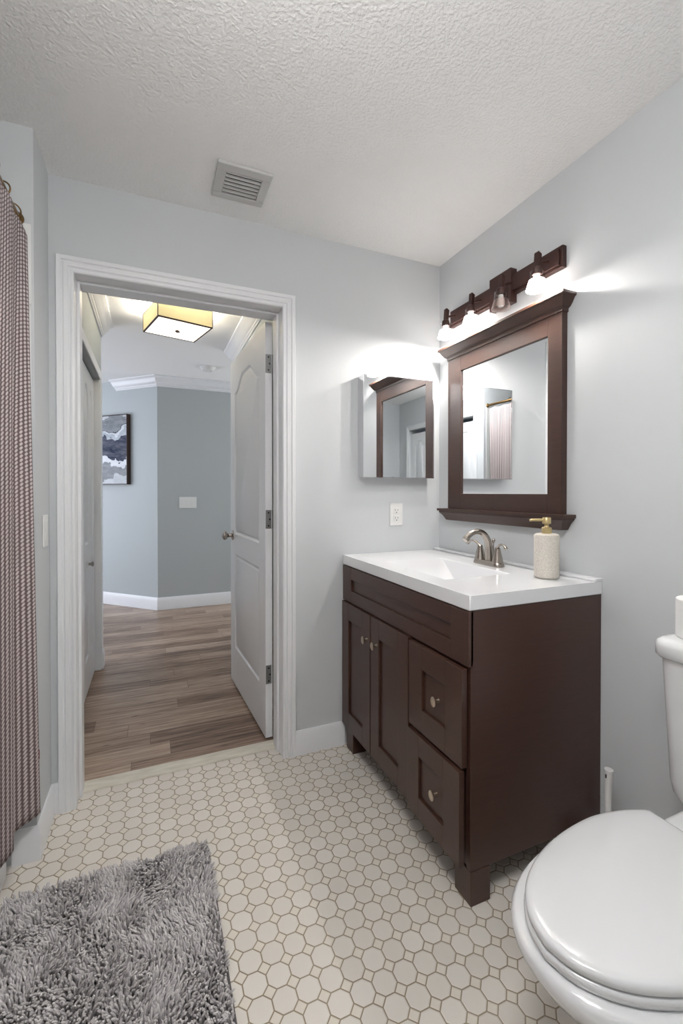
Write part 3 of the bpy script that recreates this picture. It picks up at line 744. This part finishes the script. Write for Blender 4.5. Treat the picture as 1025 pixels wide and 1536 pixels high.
for sy in (1, -1):
    MB().tube([(HXT+0.010, AX+sy*0.075-0.022, ZL-0.026), (HXT+0.010, AX+sy*0.075+0.022, ZL-0.026)], 0.0095, 12).build('hinge', SEATW, T_, TO)
m = MB()
def bowl_ring(z, front, backx, wid, dy=0.004, p=2.2, n=48):
    """egg-shaped ring from x=front to x=backx, half-width wid"""
    r = []
    cx = front+(backx-front)*0.52
    for i in range(n):
        a = 2*PI*i/n; c, s = math.cos(a), math.sin(a)
        ex = 2/p if c > 0 else 2/2.0
        x = (abs(c)**ex)*(1 if c > 0 else -1)
        x = cx + (x*(backx-cx) if c > 0 else x*(cx-front))
        r.append((x, AX+dy+wid*(abs(s)**(2/2.15))*(1 if s > 0 else -1), z))
    return r
rings = [bowl_ring(0.0, 0.83, 1.36, 0.112), bowl_ring(0.012, 0.825, 1.365, 0.114), bowl_ring(0.03, 0.84, 1.355, 0.104), bowl_ring(0.10, 0.845, 1.35, 0.098), bowl_ring(0.17, 0.815, 1.34, 0.110),
         bowl_ring(0.23, 0.765, 1.30, 0.142), bowl_ring(0.29, 0.70, 1.26, 0.174), bowl_ring(0.335, 0.650, 1.24, 0.195), bowl_ring(0.365, 0.631, 1.235, 0.2015), bowl_ring(0.384, 0.628, 1.232, 0.200), bowl_ring(0.394, 0.636, 1.228, 0.192), bowl_ring(0.396, 0.66, 1.20, 0.17)]
m.loft(rings)
m.build('bowl', PORC, T_, TO, angle=60)
# china deck that carries the tank
def rrect(x0, x1, y0, y1, r, z, n=6):
    out = []
    for cx, cy, a0 in ((x1-r, y1-r, 0), (x0+r, y1-r, PI/2), (x0+r, y0+r, PI), (x1-r, y0+r, 1.5*PI)):
        for i in range(n+1):
            a = a0+PI/2*i/n; out.append((cx+r*math.cos(a), cy+r*math.sin(a), z))
    return out
MB().loft([rrect(1.17, 1.405, AX-0.10, AX+0.10, 0.03, 0.30), rrect(1.165, 1.41, AX-0.125, AX+0.125, 0.03, 0.37), rrect(1.165, 1.41, AX-0.130, AX+0.130, 0.03, 0.402), rrect(1.170, 1.405, AX-0.125, AX+0.125, 0.028, 0.409), rrect(1.18, 1.395, AX-0.115, AX+0.115, 0.02, 0.411)]).build('deck', PORC, T_, TO, angle=50)
MB().loft([rrect(1.275, 1.400, AX-0.150, AX+0.150, 0.03, 0.413), rrect(1.262, 1.405, AX-0.165, AX+0.165, 0.035, 0.440), rrect(1.258, 1.408, AX-0.170, AX+0.170, 0.035, 0.47), rrect(1.246, 1.412, AX-0.184, AX+0.184, 0.035, 0.795)]).build('tank', PORC, T_, TO, angle=50)
MB().loft([rrect(1.238, 1.416, AX-0.192, AX+0.192, 0.04, 0.7955), rrect(1.232, 1.418, AX-0.198, AX+0.198, 0.045, 0.802), rrect(1.232, 1.418, AX-0.198, AX+0.198, 0.045, 0.828), rrect(1.236, 1.417, AX-0.194, AX+0.194, 0.042, 0.838), rrect(1.247, 1.413, AX-0.184, AX+0.184, 0.034, 0.8445), rrect(1.265, 1.405, AX-0.168, AX+0.168, 0.02, 0.8455)]).build('tank_lid', PORC, T_, TO, angle=60)
m = MB().lathe([(0.012, 0), (0.012, 0.012), (0.006, 0.014)], (0, 0, 0), 'X', 14); m.v = [(1.246-x, y+AX-0.13, z+0.735) for x, y, z in m.v]
m.tube([(1.236, AX-0.13, 0.735), (1.232, AX-0.10, 0.730), (1.232, AX-0.06, 0.722)], [0.006, 0.006, 0.007], 10); m.build('flush_lever', CHROME, T_, TO)
# paper roll standing on the tank
PR = thing('toilet_paper_roll', 'white toilet paper roll standing on the tank lid', 'toilet paper', (1.336, 0.7075, 0.8462))
MB().lathe([(0.021, 0.0), (0.053, 0.0), (0.055, 0.002), (0.055, 0.100), (0.053, 0.102), (0.021, 0.102), (0.021, 0.0)], n=40, caps=(False, False)).build('paper', PAPER, PR)
MB().lathe([(0.0195, 0.0005), (0.0209, 0.0005), (0.0209, 0.1015), (0.0195, 0.1015), (0.0195, 0.0005)], n=24, caps=(False, False)).build('core', CARD, PR)
# toilet brush in its pot between vanity and toilet
BX, BYY = 1.335, 0.962
B = thing('toilet_brush', 'white toilet brush handle standing between vanity and toilet', 'toilet brush', (BX, BYY, 0.012))
hd = smooth([(0, 0, 0.08), (0, 0.001, 0.16), (0.0, 0.002, 0.26), (0.0, 0.0, 0.34)])
MB().tube(hd, [0.0085+0.0055*(i/len(hd))**2 for i in range(len(hd))], 16).build('handle', PLASTIC, B)
MB().sphere((0, 0, 0.06), 0.035, 18, (1, 1, 1.1)).build('bristle_head', PLASTIC, B)
m = MB().box(-0.0148, -0.0122, -0.002, 0.002, 0.316, 0.328); m.build('hanging_slot', DARKSLOT, B, bevel=0.001)
P_ = MB().lathe([(0.048, 0.0), (0.050, 0.003), (0.046, 0.115), (0.044, 0.118), (0.042, 0.115), (0.044, 0.01), (0.004, 0.009)], (BX, BYY, 0.0), n=28)
tag(P_.build('brush_holder', PLASTIC, None, (BX, BYY, 0)), 'white round brush pot on the floor behind the toilet', 'brush holder')

# ------------------------------------------------------------------ bath tub, surround, curtain
TB = thing('bathtub', 'white bathtub behind the shower curtain', 'bathtub', (-0.79, 0.98, 0))
TBO = TB.location.copy()
ty0, ty1 = 0.205, 1.7655
rr = lambda d, z, r: rrect(-1.145+d, -0.432-d, ty0+d, ty1-d, r, z)
MB().loft([rr(0.0, 0.0, 0.045), rr(0.0, 0.36, 0.045), rr(0.004, 0.385, 0.045), rr(0.012, 0.395, 0.045), rr(0.06, 0.396, 0.08), rr(0.075, 0.385, 0.09), rr(0.11, 0.14, 0.11), rr(0.17, 0.10, 0.1)]).build('tub_shell', PORC, TB, TBO, angle=50)
su = bpy.data.objects.new('wall_surround', None); COL.objects.link(su); struct(su)
m = MB(); m.box(-1.145, XL-0.009, YE-0.005, YE-0.0005, 0.402, 1.852); m.box(-1.145, XL-0.007, YE-0.005, YE-0.0005, 1.854, 2.12)
m.box(-1.1495, -1.145, 0.21, YE-0.005, 0.402, 2.12); m.box(-1.145, XL-0.03, 0.2005, 0.205, 0.402, 2.12)
m.build('surround_panel', PLASTIC, su, bevel=0.0015)
RX, RZ = -0.404, 2.130
rod = thing('curtain_rod', 'bronze shower curtain rod across the bath alcove', 'curtain rod', (RX, 1.0, RZ))
MB().tube([(0, 0.212-1.0, 0), (0, 1.757-1.0, 0)], 0.0125, 16).build('pole', RODM, rod)
for y0_, sg in ((0.2055, 1), (1.7655, -1)):
    m = MB().lathe([(0.022, 0), (0.022, 0.004), (0.018, 0.010), (0.016, 0.012)], (0, 0, 0), 'Y', 20); m.v = [(x, y0_-1.0+sg*y, z) for x, y, z in m.v]
    m.build('flange', RODM, rod)
def curt_x(y, z):
    ph = (1.748-y)*2*PI/0.155
    amp = 0.020*(0.28+0.72*min(1, (2.1-z)/0.7))
    return -0.3685 + 0.030*(1-z/2.1)*math.exp(-((1.748-y)/0.055)**2) - 0.006*(1-z/2.1)*min(1, (1.748-y)/0.05) - 0.5*amp*(1-math.cos(ph)) - 0.006*math.sin(ph*0.37+0.5) - 0.010*min(1, (1.748-y)/0.25)
NY, NZ = 420, 60
ys = [1.748-(1.748-0.26)*i/NY for i in range(NY+1)]; cz0, cz1 = 0.165, 2.098
v = []; uv = []; arc = 0
for i, y in enumerate(ys):
    if i: arc += math.hypot(ys[i-1]-y, curt_x(ys[i-1], 1.0)-curt_x(y, 1.0))
    for j in range(NZ+1):
        t = j/NZ
        top = cz1-0.010*(0.5-0.5*math.cos((1.748-y-0.045)*2*PI/0.125)) - (0.02*max(0, 1-(1.748-y)/0.06))
        z = cz0+(top-cz0)*t
        v.append((curt_x(y, z), y, z)); uv.append((arc, t*1.94))
fc = [(i*(NZ+1)+j, i*(NZ+1)+j+1, (i+1)*(NZ+1)+j+1, (i+1)*(NZ+1)+j) for i in range(NY) for j in range(NZ)]
me = bpy.data.meshes.new('curtain'); me.from_pydata([(a+0.39, b-1.0, c) for a, b, c in v], [], fc); me.update()
ul = me.uv_layers.new(name='UVMap')
li = np.zeros(len(me.loops), dtype=np.int32); me.loops.foreach_get('vertex_index', li)
ul.data.foreach_set('uv', np.array([(a, b/1.94) for a, b in uv], dtype=np.float32)[li].ravel())
me.polygons.foreach_set('use_smooth', [True]*len(me.polygons)); me.materials.append(CURT)
cu = bpy.data.objects.new('shower_curtain', me); COL.objects.link(cu); cu.location = (-0.39, 1.0, 0)
tag(cu, 'brown and white waffle-weave shower curtain hanging at the left', 'shower curtain')
so = cu.modifiers.new('solidify', 'SOLIDIFY'); so.thickness = 0.002
m = MB().box(-0.001, 0.001, 0.745, 0.7495, 0.345, 0.375); m.v = [(x+curt_x(1.747, 0.36)+0.39, y+0.0012, z) for x, y, z in m.v]
m.build('care_tag', basic('red_tag', srgb(120, 40, 44), 0.8), cu)
ring0 = None
for i in range(12):
    y = 1.726-i*0.110
    if ring0 is None:
        m = MB().torus((0, 0, 0), 0.021, 0.0024, 'Y', 28, 8)
        ring0 = m.build('curtain_ring', RODM, None); ring0.location = (RX, y, RZ+0.005)
        tag(ring0, 'brass curtain ring nearest the corner, at the end of the rod', 'curtain ring', 'rings along the curtain rod'); r_ = ring0
    else:
        r_ = duplicate(ring0, (RX, y, RZ+0.005), ['second', 'third', 'fourth', 'fifth', 'sixth', 'seventh', 'eighth', 'ninth', 'tenth', 'eleventh', 'last'][i-1]+' brass curtain ring on the rod counted from the corner')
    r_.rotation_euler = (0, 0, 0.35*math.cos(i*2.3))

# ------------------------------------------------------------------ shaggy bath mat
RGX0, RGX1, RGY0, RGY1 = -0.405, 0.178, 0.62, 1.600
RG = thing('bath_mat', 'shaggy grey chenille bath mat on the tiled floor by the tub', 'rug', ((RGX0+RGX1)/2, (RGY0+RGY1)/2, 0.0))
cxr, cyr = RG.location.x, RG.location.y
MB().loft([rrect(RGX0-cxr, RGX1-cxr, RGY0-cyr, RGY1-cyr, 0.02, 0.0005), rrect(RGX0-cxr, RGX1-cxr, RGY0-cyr, RGY1-cyr, 0.02, 0.008)]).build('backing', RUGB, RG)
sp_ = 0.0068
gx, gy = np.meshgrid(np.arange(RGX0+0.004, RGX1-0.003, sp_), np.arange(RGY0+0.004, RGY1-0.003, sp_))
px = gx.ravel()+rng.uniform(-0.003, 0.003, gx.size); py = gy.ravel()+rng.uniform(-0.003, 0.003, gx.size); n = px.size
def vnoise(x, y, sc, seed):
    r = np.random.default_rng(seed); g = r.uniform(-1, 1, (64, 64)); X = (x*sc+100) % 63; Y = (y*sc+100) % 63
    i = X.astype(int); j = Y.astype(int); fx_, fy_ = X-i, Y-j; fx_ = fx_*fx_*(3-2*fx_); fy_ = fy_*fy_*(3-2*fy_)
    i2 = (i+1) % 64; j2 = (j+1) % 64
    return (g[i, j]*(1-fx_)+g[i2, j]*fx_)*(1-fy_)+(g[i, j2]*(1-fx_)+g[i2, j2]*fx_)*fy_
tx = 0.75*vnoise(px, py, 9, 1)+0.45*vnoise(px, py, 24, 2)+rng.normal(0, 0.30, n)
ty = 0.75*vnoise(px, py, 9, 3)+0.45*vnoise(px, py, 24, 4)+rng.normal(0, 0.30, n) - 0.15
edge = np.clip(1-(RGX1-px)/0.03, 0, 1); tx += edge*0.35
edge = np.clip(1-(RGY1-py)/0.03, 0, 1); ty += edge*0.35
ln = rng.uniform(0.022, 0.031, n)*(1+0.16*vnoise(px, py, 14, 6))
SEG, SID = 4, 5
ts = np.array([0, 0.35, 0.68, 0.9, 1.0]); rad = np.array([0.0026, 0.0031, 0.0031, 0.0024, 0.0008])
nrm = np.sqrt(1+tx**2+ty**2)
dx, dy, dz = tx/nrm, ty/nrm, 1/nrm
bend = 0.8
P = np.zeros((n, 5, 3))
for i, t in enumerate(ts):
    kx = t*(0.35+0.65*t*bend)
    P[:, i, 0] = px+dx*ln*kx; P[:, i, 1] = py+dy*ln*kx; P[:, i, 2] = 0.007+ln*np.maximum(dz, 0.42)*t*(1.05-0.15*t)
D_ = np.gradient(P, axis=1); D_ /= np.linalg.norm(D_, axis=2, keepdims=True)+1e-9
ref = np.zeros_like(D_); ref[..., 0] = np.cos(py*997)[:, None]; ref[..., 1] = np.sin(py*997)[:, None]
a_ = np.cross(D_, ref); a_ /= np.linalg.norm(a_, axis=2, keepdims=True)+1e-9; b_ = np.cross(D_, a_)
VV = np.zeros((n, 5, SID, 3))
for s_ in range(SID):
    an = 2*PI*s_/SID
    VV[:, :, s_] = P+(a_*math.cos(an)+b_*math.sin(an))*rad[None, :, None]
VV[..., 0] -= cxr; VV[..., 1] -= cyr
base = np.arange(n)[:, None, None]*(5*SID)
ii, ss = np.meshgrid(np.arange(4), np.arange(SID), indexing='ij'); s2_ = (ss+1) % SID
fq = np.stack([ii*SID+ss, ii*SID+s2_, (ii+1)*SID+s2_, (ii+1)*SID+ss], -1).reshape(-1, 4)
FQ = (np.arange(n)[:, None, None]*(5*SID)+fq[None]).reshape(-1, 4)
me = bpy.data.meshes.new('pile'); me.vertices.add(n*5*SID); me.vertices.foreach_set('co', VV.ravel().astype(np.float32))
me.loops.add(FQ.size); me.loops.foreach_set('vertex_index', FQ.ravel().astype(np.int32))
me.polygons.add(len(FQ)); me.polygons.foreach_set('loop_start', (np.arange(len(FQ))*4).astype(np.int32)); me.polygons.foreach_set('loop_total', np.full(len(FQ), 4, dtype=np.int32))
me.update(calc_edges=True); me.validate()
me.polygons.foreach_set('use_smooth', [True]*len(me.polygons))
tv = np.clip(0.5+0.22*rng.normal(0, 1, n), 0, 1)
at = me.attributes.new('tuft', 'FLOAT', 'POINT'); at.data.foreach_set('value', np.repeat(tv, 5*SID).astype(np.float32))
me.materials.append(RUG)
pile = bpy.data.objects.new('pile', me); COL.objects.link(pile); pile.parent = RG; pile['kind'] = 'stuff'

# ------------------------------------------------------------------ hall light, smoke detector, painting
zt, zb2 = 2.396, 2.280
HLx, HLy = 0.1595, 3.075
hl = thing('ceiling_light', 'square tan-shaded ceiling light with dark trim in the hall', 'ceiling light', (HLx, HLy, zb2), math.radians(14.5))
hw = 0.168
m = MB(); th = 0.002
for (x0, x1, y0, y1) in ((-hw, hw, -hw, -hw+th), (-hw, hw, hw-th, hw), (-hw, -hw+th, -hw+th, hw-th), (hw-th, hw, -hw+th, hw-th)): m.box(x0, x1, y0, y1, 0.006, zt-zb2-0.004)
m.build('lamp_shade', SHADE, hl, smooth=False)
m = MB(); t2 = 0.0015
for z0, z1 in ((0, 0.007), (zt-zb2-0.005, zt-zb2)):
    e1 = hw+t2; e0 = hw-0.008
    for (x0, x1, y0, y1) in ((-e1, e1, -e1, -e0), (-e1, e1, e0, e1), (-e1, -e0, -e0, e0), (e0, e1, -e0, e0)): m.box(x0, x1, y0, y1, z0, z1)
for sx_ in (-1, 1):
    for sy_ in (-1, 1): m.box(sx_*hw-0.0022, sx_*hw+0.0022, sy_*hw-0.0022, sy_*hw+0.0022, 0.007, zt-zb2-0.005)
m.build('shade_trim', BRONZE, hl, smooth=False)
MB().box(-hw+0.009, hw-0.009, -hw+0.009, hw-0.009, 0.001, 0.004).build('diffuser', DIFF, hl, smooth=False)
MB().lathe([(0.016, -0.012), (0.014, -0.004), (0.008, 0.0)], n=4).build('finial', BRONZE, hl)
MB().lathe([(0.065, H-zb2-0.022), (0.065, H-zb2-0.0005)], n=24).build('ceiling_plate', CHROME, hl)
MB().tube([(0, 0, 0.004), (0, 0, H-zb2-0.02)], 0.006, 8).build('stem', CHROME, hl)
for sx_ in (-0.085, 0.085):
    lp = bpy.data.lights.new('bulb_light', 'POINT'); lp.energy = HALL_BULBS/2; lp.shadow_soft_size = 0.025; lp.color = (1, 0.93, 0.82)
    lo = bpy.data.objects.new('bulb_light', lp); COL.objects.link(lo); lo.parent = hl; lo.location = (sx_, 0, 0.085)
sd = thing('smoke_detector', 'round white smoke detector on the hall ceiling', 'smoke detector', (0.505, 4.47, H))
MB().lathe([(0.074, -0.0005), (0.074, -0.010), (0.068, -0.014), (0.062, -0.030), (0.050, -0.037), (0.010, -0.038)], n=32).build('housing', PLASTIC, sd)
MB().lathe([(0.008, -0.0375), (0.008, -0.0405), (0.006, -0.041)], (0.03, 0, 0), n=14).build('test_button', GRAYMET, sd)
# painting on the angled wall: local x along the wall, local -y out of the wall
pc = thing('framed_painting', 'abstract navy, grey and white painting in a brown frame on the hall wall', 'painting', (0.0588-0.37/s2, 5.02+0.37/s2, 1.316), math.radians(135))
PW, PH_, PD = 0.74, 0.75, 0.052
# local +x runs up the wall (away from the corner); outward normal is local +y
m = MB(); fr = 0.005
for (x0, x1, z0, z1) in ((0, fr, 0, PH_), (PW-fr, PW, 0, PH_), (fr, PW-fr, 0, fr), (fr, PW-fr, PH_-fr, PH_)): m.box(x0, x1, 0.001, PD, z0, z1)
m.build('frame', WALNUT, pc, bevel=0.001)
MB().box(fr+0.003, PW-fr-0.003, 0.004, PD-0.005, fr+0.003, PH_-fr-0.003).build('canvas', ART, pc, smooth=False)

# ------------------------------------------------------------------ behind the viewpoint (seen in the mirrors); added fill lamp overhead
tb = thing('towel_bar', 'brushed nickel towel bar on the wall behind the viewpoint', 'towel bar', (0.02, Y0+0.001, 1.42))
MB().tube([(-0.30, 0.06, 0), (0.30, 0.06, 0)], 0.008, 14).build('bar', NICKEL, tb)
for x in (-0.27, 0.27):
    MB().lathe([(0.024, 0.0), (0.024, 0.006), (0.012, 0.012), (0.010, 0.058)], (x, 0, 0), 'Y', 20).build('bracket', NICKEL, tb)
bl = thing('ceiling_light', 'added round opal fill lamp overhead in the bathroom, unseen above the frame', 'ceiling light', (0.08, 0.30, H))  # unseen lamp added to give the bathroom its even fill
MB().lathe([(0.07, -0.0005), (0.07, -0.015), (0.06, -0.025)], n=32).build('ceiling_plate', NICKEL, bl)
MB().tube([(0, 0, -0.02), (0, 0, -0.17)], 0.010, 12).build('stem', NICKEL, bl)
MB().lathe([(0.02, -0.165), (0.12, -0.168), (0.20, -0.178), (0.225, -0.20), (0.225, -0.24), (0.20, -0.275), (0.12, -0.295), (0.01, -0.30)], n=40).build('fill_lamp_dome', FILL_DOME, bl)
